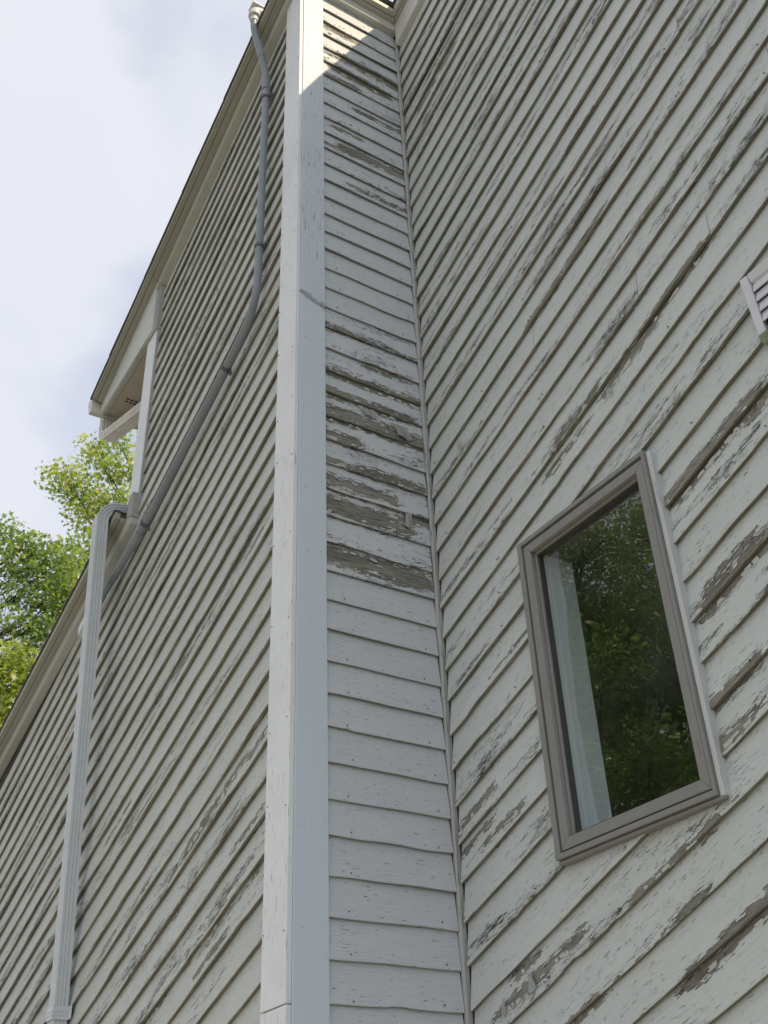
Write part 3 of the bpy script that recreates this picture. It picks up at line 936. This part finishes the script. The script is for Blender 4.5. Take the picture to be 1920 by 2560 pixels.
# --- lower roof
LS = 6.375
bm = bmesh.new(); slope_bar(bm, -7.9, -2.455, -.262, 7.0, LS + .015, LS + .05, LOW)
roof2 = link_bm("roof", bm, M_SHING, house)
x = -7.95
while x < -2.7:
    course(x, min(x + .30, -2.44), -.285 - rng.uniform(0, .006), 3.5, LOW, LS + .051, .007, roof2)
    x += .145
bar("frieze_board", -7.9, -2.345, -.200, -.137, 6.268, LS + .014, LOW, M_RAKE)
bar("rake_board", -7.9, -2.446, -.2375, -.2005, LS - .012, LS + .014, LOW, M_RAKED)
bar("rake_board", -7.9, -2.446, -.278, -.240, LS - .002, LS + .049, LOW, M_RAKED)

# --- downspout on the projecting wall (leans in to the wall towards the bottom)
DX = -2.568
def dspt(zz):
    f_ = (5.70 - zz) / (5.70 - 2.55)
    return Vector((DX - .012 * f_, -.338 + .135 * f_, zz))
sec = ribbed(.092, .076)
bm = bmesh.new(); sweep(bm, [dspt(.25), dspt(1.5), dspt(3.0), dspt(4.50)], sec)
down = link_bm("downspout", bm, M_DOWN, house)
bm = bmesh.new(); sweep(bm, [dspt(4.47), dspt(5.1), dspt(5.70)], [(a * 1.05, b * 1.05) for a, b in sec])
link_bm("pipe_section", bm, M_DOWN, down)
bm = bmesh.new()
pth = [dspt(5.66)]
R_ = .125; c0 = dspt(5.70)
for k in range(0, 10):
    q = math.radians(84) * k / 9
    pth.append(Vector((c0.x, c0.y + R_ * (1 - math.cos(q)), c0.z + R_ * math.sin(q))))
pth.append(pth[-1] + Vector((0, .08, .012)))
pth.append(pth[-1] + Vector((0, .08, .012)))
pth2, scl = [], []
for a, b in zip(pth, pth[1:]):
    for f_, s_ in ((0, 1.0), (.35, 1.05), (.7, 1.05)):
        pth2.append(a.lerp(b, f_)); scl.append(s_ + .02)
sweep(bm, pth2, ribbed(.092, .076, 4, .003), up=Vector((1, 0, 0)) if False else Vector((0, 1, .02)), scales=scl) if False else None
# the section is carried round the bend with the x axis as its side direction
rings = []
for i_, p in enumerate(pth2):
    d = (pth2[min(i_ + 1, len(pth2) - 1)] - pth2[max(i_ - 1, 0)]).normalized()
    s_ = Vector((1, 0, 0)); u_ = s_.cross(d).normalized() * -1
    rings.append([bm.verts.new(p + s_ * a * scl[i_] + u_ * b * scl[i_]) for a, b in sec])
n = len(sec)
for r0, r1 in zip(rings, rings[1:]):
    for k in range(n): bm.faces.new((r0[k], r0[(k + 1) % n], r1[(k + 1) % n], r1[k]))
bm.faces.new(rings[0][::-1]); bm.faces.new(rings[-1])
bmesh.ops.recalc_face_normals(bm, faces=bm.faces)
link_bm("elbow", bm, M_DOWN, down)
# strap near the bottom of the picture
for zz in (2.60, .9):
    c0 = dspt(zz)
    bm = bmesh.new()
    hw, hd = .0515, .0435
    for z0_, z1_, o_ in ((-.032, -.012, .0012), (-.012, -.004, .004), (-.004, .006, .0012), (.006, .014, .004), (.014, .034, .0012)):
        pl = [(c0.x - hw - o_, c0.y + hd + .02), (c0.x - hw - o_, c0.y - hd - o_), (c0.x + hw + o_, c0.y - hd - o_), (c0.x + hw + o_, c0.y + hd - .004),
              (c0.x + hw + .045, c0.y + hd - .004), (c0.x + hw + .045, c0.y + hd), (c0.x + hw - .004, c0.y + hd), (c0.x + hw - .004, c0.y - hd + .003), (c0.x - hw + .003, c0.y - hd + .003), (c0.x - hw + .003, c0.y + hd + .02)]
        b2 = bmesh.new(); prism(b2, pl, 'z', c0.z + z0_, c0.z + z1_)
        tmp = bpy.data.meshes.new('tmp'); b2.to_mesh(tmp); b2.free(); bm.from_mesh(tmp); bpy.data.meshes.remove(tmp)
    strap = link_bm("strap", bm, M_DOWN, down)

# --- grey conduit down the projecting wall
cpath = [(-.430, -.318, 8.80), (-.430, -.318, 8.70), (-.430, -.305, 8.60), (-.430, -.262, 8.43), (-.430, -.232, 8.30), (-.430, -.208, 8.18), (-.432, -.200, 8.06),
         (-.434, -.200, 7.4), (-.434, -.200, 6.8), (-.436, -.200, 6.26), (-.447, -.200, 6.12), (-.497, -.200, 6.00), (-.585, -.200, 5.925), (-.79, -.200, 5.835),
         (-1.4, -.200, 5.622), (-2.0, -.200, 5.420), (-2.5, -.200, 5.305), (-3.06, -.200, 5.215)]
bm = bmesh.new(); sweep(bm, smooth_path(cpath, 5), circle(.0245, 16), up=Vector((.3, 1, .1)))
conduit = link_bm("conduit", bm, M_PVC, house, True)
def collar(p0, p1, r, mat, name="coupling"):
    bm = bmesh.new(); p0, p1 = Vector(p0), Vector(p1)
    sweep(bm, [p0, p0.lerp(p1, .03), p0.lerp(p1, .97), p1], circle(r, 16), up=Vector((.3, 1, .1)), scales=[.95, 1, 1, .95])
    return link_bm(name, bm, mat, conduit, False)
collar((-.430, -.245, 8.36), (-.430, -.279, 8.51), .0280, M_PVC)
collar((-.431, -.202, 8.02), (-.431, -.212, 8.17), .0285, M_PVC)
collar((-2.10, -.200, 5.394), (-2.27, -.200, 5.355), .0305, M_PVC)
collar((-.430, -.318, 8.735), (-.430, -.318, 8.80), .029, M_PVCW)
def clamp(p, d):
    p, d = Vector(p), Vector(d).normalized()
    bm = bmesh.new(); sweep(bm, [p - d * .011, p + d * .011], circle(.0315, 14), up=Vector((.3, 1, .1)))
    side = d.cross(Vector((0, 1, 0))).normalized()
    for s_ in (-1, 1):
        c_ = p + side * s_ * .040 + Vector((0, .022, 0))
        a_ = side * .016; b_ = d * .010; t_ = Vector((0, .007, 0))
        hexa(bm, [c_ - a_ - b_ - t_, c_ + a_ - b_ - t_, c_ + a_ + b_ - t_, c_ - a_ + b_ - t_, c_ - a_ - b_ + t_, c_ + a_ - b_ + t_, c_ + a_ + b_ + t_, c_ - a_ + b_ + t_])
    link_bm("clamp", bm, M_CLAMP, conduit)
clamp((-.432, -.200, 7.93), (0, 0, 1)); clamp((-.434, -.200, 6.475), (0, 0, 1))
clamp((-.83, -.200, 5.82), (1, 0, .34)); clamp((-2.02, -.200, 5.413), (1, 0, .31))
# angled body at the top that turns in over the roof edge, with its lid
bm = bmesh.new()
sweep(bm, smooth_path([(-.430, -.318, 8.79), (-.430, -.316, 8.835), (-.430, -.29, 8.862), (-.430, -.22, 8.866), (-.430, -.05, 8.866)], 4), circle(.042, 16), up=Vector((1, 0, 0)),
      scales=None)
body = link_bm("conduit_body", bm, M_PVCW, conduit, True)
bm = bmesh.new(); box(bm, -.474, -.386, -.350, -.09, 8.903, 8.918); bevel(bm, .004, 2)
link_bm("body_lid", bm, M_PVCW, body)
# white end fitting
bm = bmesh.new()
slope_bar(bm, -3.20, -2.98, -.222, -.165, 5.205 + .27 * 3.1 - .04, 5.205 + .27 * 3.1 + .035, .27); bevel(bm, .008, 2)
link_bm("end_fitting", bm, M_PVCW, conduit)

# --- window in the set-back wall
YF = L - .034                              # front of the cladding
def ring(name, x0, x1, z0, z1, w, y0, y1, mat, parent, wz=None, bev=.0015, miter=True):
    """four mitred rails"""
    wz = wz or w
    o_ = [(x0, z0), (x1, z0), (x1, z1), (x0, z1)]
    i_ = [(x0 + w, z0 + wz), (x1 - w, z0 + wz), (x1 - w, z1 - wz), (x0 + w, z1 - wz)]
    first = None
    for k in range(4):
        bm = bmesh.new()
        a, b, c_, d = o_[k], o_[(k + 1) % 4], i_[(k + 1) % 4], i_[k]
        g_ = .0006
        prism(bm, [a, b, c_, d], 'y', y0, y1)
        if bev: bevel(bm, bev, 1)
        if mat is not None:
            ob = link_bm(name, bm, mat, parent)
        first = first or ob
    return first
bm = bmesh.new()
for (a, b, c_, d) in ((WX0, WX0 + .027, WZ0, WZ1), (WX1 - .013, WX1, WZ0, WZ1), (WX0 + .027, WX1 - .013, WZ0, WZ0 + .020), (WX0 + .027, WX1 - .013, WZ1 - .020, WZ1)):
    box(bm, a, b, YF - .002, L + .09, c_, d)
bevel(bm, .0025, 2)
window = link_bm("window", bm, M_FRAME, house)
bm = bmesh.new(); box(bm, WX1 + .0005, WX1 + .020, YF + .012, L + .02, WZ0 - .004, WZ1 - .008); bevel(bm, .003)
link_bm("casing", bm, M_FSIDE, window)
bm = bmesh.new(); box(bm, WX0 + .004, WX1 + .016, YF + .010, L + .02, WZ0 - .014, WZ0 - .001); bevel(bm, .004)
link_bm("sill", bm, M_FRAME, window)
# dark groove behind the sash
ring("groove", WX0 + .0275, WX1 - .0135, WZ0 + .0205, WZ1 - .0205, .010, YF + .016, L + .06, M_FRAME2, window, bev=0)
SX0, SX1, SZ0, SZ1 = WX0 + .034, WX1 - .017, WZ0 + .027, WZ1 - .030
ring("sash_rail", SX0, SX1, SZ0, SZ1, .040, YF + .003, YF + .040, M_FRAME, window, .040, .0025)
ring("glazing_bead", SX0 + .040, SX1 - .040, SZ0 + .040, SZ1 - .040, .010, YF + .026, YF + .050, M_FRAME, window, .010, .002)
ring("gasket", SX0 + .050, SX1 - .050, SZ0 + .050, SZ1 - .050, .006, YF + .038, YF + .060, M_FRAME2, window, .006, 0)
GX0, GX1, GZ0, GZ1 = SX0 + .046, SX1 - .046, SZ0 + .046, SZ1 - .046
YG = YF + .052
bm = bmesh.new(); box(bm, GX0, GX1, YG, YG + .004, GZ0, GZ1)
link_bm("pane", bm, M_GLASS, window)
# interior jambs, stop and the dim room behind
YI = YG + .010
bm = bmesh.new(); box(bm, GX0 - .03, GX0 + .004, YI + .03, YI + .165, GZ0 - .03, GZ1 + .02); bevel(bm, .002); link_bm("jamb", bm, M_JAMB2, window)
bm = bmesh.new(); box(bm, GX0 - .03, GX0 + .012, YI, YI + .030, GZ0 - .03, GZ1 + .02); bevel(bm, .002); link_bm("window_stop", bm, M_STOP, window)
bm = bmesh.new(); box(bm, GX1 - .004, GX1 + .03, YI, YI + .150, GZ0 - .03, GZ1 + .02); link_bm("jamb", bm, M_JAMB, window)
bm = bmesh.new(); box(bm, GX0 - .03, GX1 + .03, YI, YI + .160, GZ0 - .06, GZ0 - .004); link_bm("stool", bm, M_JAMB, window)
bm = bmesh.new(); box(bm, GX0 - .03, GX1 + .03, YI, YI + .150, GZ1 + .006, GZ1 + .05); link_bm("jamb", bm, M_FRAME2, window)
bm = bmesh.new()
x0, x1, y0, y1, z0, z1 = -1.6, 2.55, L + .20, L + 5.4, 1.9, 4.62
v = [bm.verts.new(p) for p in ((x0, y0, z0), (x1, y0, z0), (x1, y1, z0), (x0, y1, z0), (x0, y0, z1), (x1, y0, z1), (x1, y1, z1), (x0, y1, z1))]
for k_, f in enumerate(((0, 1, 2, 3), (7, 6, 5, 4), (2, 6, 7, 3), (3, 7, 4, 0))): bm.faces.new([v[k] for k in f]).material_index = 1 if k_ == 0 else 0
link_bm("room_lining", bm, [M_ROOM, M_JAMB], window)  # pale floor added to bounce light onto the jamb

bm = bmesh.new()
for (a, b, c_, d) in ((.80, .85, 1.95, 4.58), (5.75, 5.8, 1.95, 4.58), (.85, 5.75, 1.95, 2.01), (.85, 5.75, 4.52, 4.58), (3.28, 3.32, 2.01, 4.52)):
    box(bm, 2.57, 2.64, a, b, c_, d)
bevel(bm, .003)
fill_window = link_bm("window", bm, M_FRAME, house)  # unseen glazed opening, added to throw daylight on the jamb
for a, b in ((.85, 3.28), (3.32, 5.75)):
    bm = bmesh.new(); box(bm, 2.60, 2.604, a, b, 2.01, 4.52); link_bm("pane", bm, M_GLASS, fill_window)
corner_end = bmesh.new(); box(corner_end, 2.608, 2.64, L - .02, L + .10, 0, 9.6)
link_bm("corner_board", corner_end, M_POSTF, house)

# --- louvred vent hood on the set-back wall
VX0, VX1, VZ0, VZ1 = 2.012, 2.300, 4.085, 4.352
YV = L - .040
bm = bmesh.new()
for (a, b, c_, d) in ((VX0, VX0 + .034, VZ0, VZ1), (VX1 - .034, VX1, VZ0, VZ1), (VX0 + .034, VX1 - .034, VZ1 - .038, VZ1)):
    hexa(bm, [(a, YV + .012, c_), (b, YV + .012, c_), (b, L + .02, c_), (a, L + .02, c_),
              (a, YV, d), (b, YV, d), (b, L + .02, d), (a, L + .02, d)])
bevel(bm, .007, 3)
vent = link_bm("vent_hood", bm, M_VENT, house)
bm = bmesh.new(); box(bm, VX0 + .03, VX1 - .03, L - .004, L + .01, VZ0, VZ1 - .03); link_bm("vent_throat", bm, M_SEAM, vent)
nl = 4
for k in range(nl):
    zt = VZ1 - .034 - k * .047
    bm = bmesh.new()
    pr_ = [(YV + .022, zt), (YV + .010, zt - .040), (YV + .007, zt - .049), (YV + .012, zt - .051), (YV + .016, zt - .042), (YV + .030, zt - .002)]
    prism(bm, pr_, 'x', VX0 + .037, VX1 - .037); bevel(bm, .001)
    link_bm("louvre", bm, M_VENT, vent)
bm = bmesh.new(); hexa(bm, [(VX0 + .004, YV + .020, VZ0 - .034), (VX1 - .004, YV + .020, VZ0 - .034), (VX1 - .004, L + .01, VZ0 - .034), (VX0 + .004, L + .01, VZ0 - .034),
                            (VX0 + .002, YV + .006, VZ0 + .001), (VX1 - .002, YV + .006, VZ0 + .001), (VX1 - .002, L + .01, VZ0 + .001), (VX0 + .002, L + .01, VZ0 + .001)]); bevel(bm, .003)
link_bm("vent_lip", bm, M_ALGAE, vent)

# ------------------------------------------------------------------ trees
def limb(bm, pts, r0, r1, n=7):
    pts = smooth_path(pts, 4)
    m = len(pts)
    rings = []
    for i_, p in enumerate(pts):
        d = (pts[min(i_ + 1, m - 1)] - pts[max(i_ - 1, 0)]).normalized()
        a = d.orthogonal().normalized(); b = d.cross(a)
        r = r0 + (r1 - r0) * i_ / (m - 1)
        rings.append([bm.verts.new(p + (a * math.cos(q) + b * math.sin(q)) * r) for q in [2 * math.pi * k / n for k in range(n)]])
    for q0, q1 in zip(rings, rings[1:]):
        # rings may be rotated against each other; match the nearest start
        off = min(range(n), key=lambda o_: (q1[o_].co - q0[0].co).length)
        for k in range(n):
            bm.faces.new((q0[k], q0[(k + 1) % n], q1[(k + 1 + off) % n], q1[(k + off) % n]))

STAR = [(0, -.55), (.10, -.18), (.42, -.28), (.18, .02), (.50, .22), (.16, .20), (0, .62), (-.16, .20), (-.50, .22), (-.18, .02), (-.42, -.28), (-.10, -.18)]
OVAL = [(0, -.5), (.22, -.15), (.24, .15), (0, .55), (-.24, .15), (-.22, -.15)]

def leaves(name, centers, radii, per, size, shape, mat, parent, flat=.75):
    P = []
    for c_, r, n_ in zip(centers, radii, per):
        d = rng.normal(size=(n_, 3)); d /= np.linalg.norm(d, axis=1)[:, None]
        rad = r * rng.uniform(0.05, 1, n_) ** .55
        P.append(np.array(c_) + d * rad[:, None] * np.array([1, 1, flat]))
    P = np.concatenate(P); n_ = len(P)
    nr = rng.normal(size=(n_, 3)) * .75 + np.array([0, 0, .8]); nr /= np.linalg.norm(nr, axis=1)[:, None]
    a = np.cross(nr, rng.normal(size=(n_, 3))); a /= np.linalg.norm(a, axis=1)[:, None]
    b = np.cross(nr, a)
    s = size * rng.uniform(.6, 1.25, n_)
    sh = np.array(shape); k = len(sh)
    co = P[:, None] + (a[:, None] * sh[None, :, 0:1] + b[:, None] * sh[None, :, 1:2]) * s[:, None, None]
    # a fold along the midrib
    co += nr[:, None] * (np.abs(sh[None, :, 0:1]) * .35 * s[:, None, None])
    me = bpy.data.meshes.new(name)
    me.vertices.add(n_ * k); me.vertices.foreach_set('co', co.reshape(-1))
    me.loops.add(n_ * k); me.loops.foreach_set('vertex_index', np.arange(n_ * k, dtype=np.int32))
    me.polygons.add(n_); me.polygons.foreach_set('loop_start', np.arange(0, n_ * k, k, dtype=np.int32))
    me.update(calc_edges=True); me.validate()
    return link_me(name, me, mat, parent)

def tree(name, base, height, crown, label, group, leafmat, size=.15, shape=STAR, per=150, extra=30, lobe=(.5, .95), spread=None):
    """crown: list of cluster centres given by hand; extra clusters fill the crown out round the trunk"""
    root = empty(name, base, label, "tree", group)
    bx, by, bz = base
    cen = [Vector(c_) for c_ in crown]
    top = Vector((bx, by, height))
    sp = spread or height * .26
    for k in range(extra):
        h_ = rng.uniform(.42, 1.0); r_ = sp * math.sqrt(max(0, 1 - ((h_ - .62) / .42) ** 2)) * rng.uniform(.35, 1.0)
        q = rng.uniform(0, 2 * math.pi)
        cen.append(Vector((bx + r_ * math.cos(q), by + r_ * math.sin(q), height * h_)))
    rad = [rng.uniform(*lobe) for _ in cen]
    loc = [tuple(c_ - Vector(base)) for c_ in cen]
    bm = bmesh.new()
    H = height - bz
    limb(bm, [Vector((0, 0, -.1)), Vector((.1, .05, H * .25)), Vector((-.05, .12, H * .55)), Vector((.05, 0, H * .93))], H * .020, H * .004, 9)
    for c_ in loc:
        c_ = Vector(c_)
        st = Vector((0, .05, max(H * .22, c_.z - (Vector((c_.x, c_.y, 0)).length * .75 + .6))))
        mid = st.lerp(c_, .5) + Vector((0, 0, -.12 + rng.normal() * .15)) + Vector((rng.normal(), rng.normal(), 0)) * .15
        limb(bm, [st, mid, c_], .045 + .002 * H * .5, .007, 5)
        for _ in range(3):
            e = c_ + Vector(rng.normal(size=3)) * .24
            limb(bm, [mid.lerp(c_, .6), c_.lerp(e, .5) + Vector(rng.normal(size=3)) * .06, e], .014, .004, 4)
    link_bm("trunk", bm, M_BARK, root, True)
    leaves("crown", loc, rad, [max(30, int(per * r_ * r_ / .5)) for r_ in rad], size, shape, leafmat, root)
    return root

T1 = [(-19.54, 4.5, 19.77), (-19.71, 3.87, 19.37), (-19.61, 4.24, 18.83), (-19.45, 4.8, 18.8), (-19.86, 3.25, 18.24), (-19.76, 3.68, 18.0), (-19.58, 4.36, 17.67),
      (-19.39, 5.01, 17.65), (-19.7, 3.92, 17.22), (-19.59, 4.32, 16.66), (-19.42, 4.92, 16.5), (-19.7, 3.91, 16.05), (-19.59, 4.33, 15.7), (-19.67, 4.03, 15.42), (-19.45, 4.82, 15.53), (-19.34, 5.17, 16.91)]
T2 = [(-18.11, 1.76, 15.09), (-18.04, 2.19, 14.85), (-17.94, 2.64, 14.72), (-17.86, 3.0, 14.62), (-18.09, 1.93, 14.32), (-17.99, 2.41, 14.2), (-17.89, 2.9, 14.07), (-17.79, 3.3, 14.02),
      (-18.03, 2.21, 13.54), (-17.92, 2.74, 13.42), (-17.82, 3.18, 13.28), (-18.04, 2.16, 12.82), (-17.95, 2.63, 12.7), (-17.86, 3.03, 12.76), (-17.91, 2.82, 12.24), (-17.81, 3.21, 13.69)]
T3 = [(-14.11, 1.44, 10.08), (-14.05, 1.71, 10.04), (-14.01, 1.91, 9.83), (-14.09, 1.54, 9.63), (-14.03, 1.83, 9.44), (-14.06, 1.65, 9.13), (-14.02, 1.85, 9.07), (-14.07, 1.65, 8.76)]
tree("oak_tree", (-20.5, 7.2, 0), 18.6, T1, "tall oak rising from behind the eave end, its top beside the white corner board", "oaks beyond the house", M_LEAF1, .135, STAR, 330, 26, (.50, .80), 3.2)
tree("oak_tree", (-19.0, -0.5, 0), 14.6, T2, "darker green oak at the left edge, below and left of the tall one", "oaks beyond the house", M_LEAF2, .13, STAR, 380, 24, (.44, .68), 3.4)
tree("yellowing_tree", (-14.8, -.4, 0), 9.4, T3, "yellow green tree lowest at the left edge beside the lower roof", None, M_LEAF3, .12, STAR, 520, 22, (.40, .60), 2.2)

# trees across the yard: they show in the window glass
yard = [(-9.8, -9.2, 12.4, 2.7), (-13.5, -12.0, 13.8, 3.6), (-7.6, -13.4, 16.0, 3.4), (-11.4, -17.2, 18.6, 4.0), (-17.0, -15.5, 15.0, 4.0)]
words = ["bushy yard tree nearest the house, mirrored in the window pane", "broad yard tree behind the bushy one, mirrored in the upper pane",
         "yard tree mirrored at the right of the window pane", "tallest yard tree at the back, mirrored in the window pane",
         "far left yard tree, mirrored beside the pale jamb", "yard tree standing farthest to the right across the lawn"]
for (tx, ty, th_, sp_), w_ in zip(yard, words):
    tree("yard_tree", (tx, ty, 0), th_, [], w_, "trees across the yard", M_LEAF4, .105, OVAL, 420, 62, (.65, 1.15), sp_)
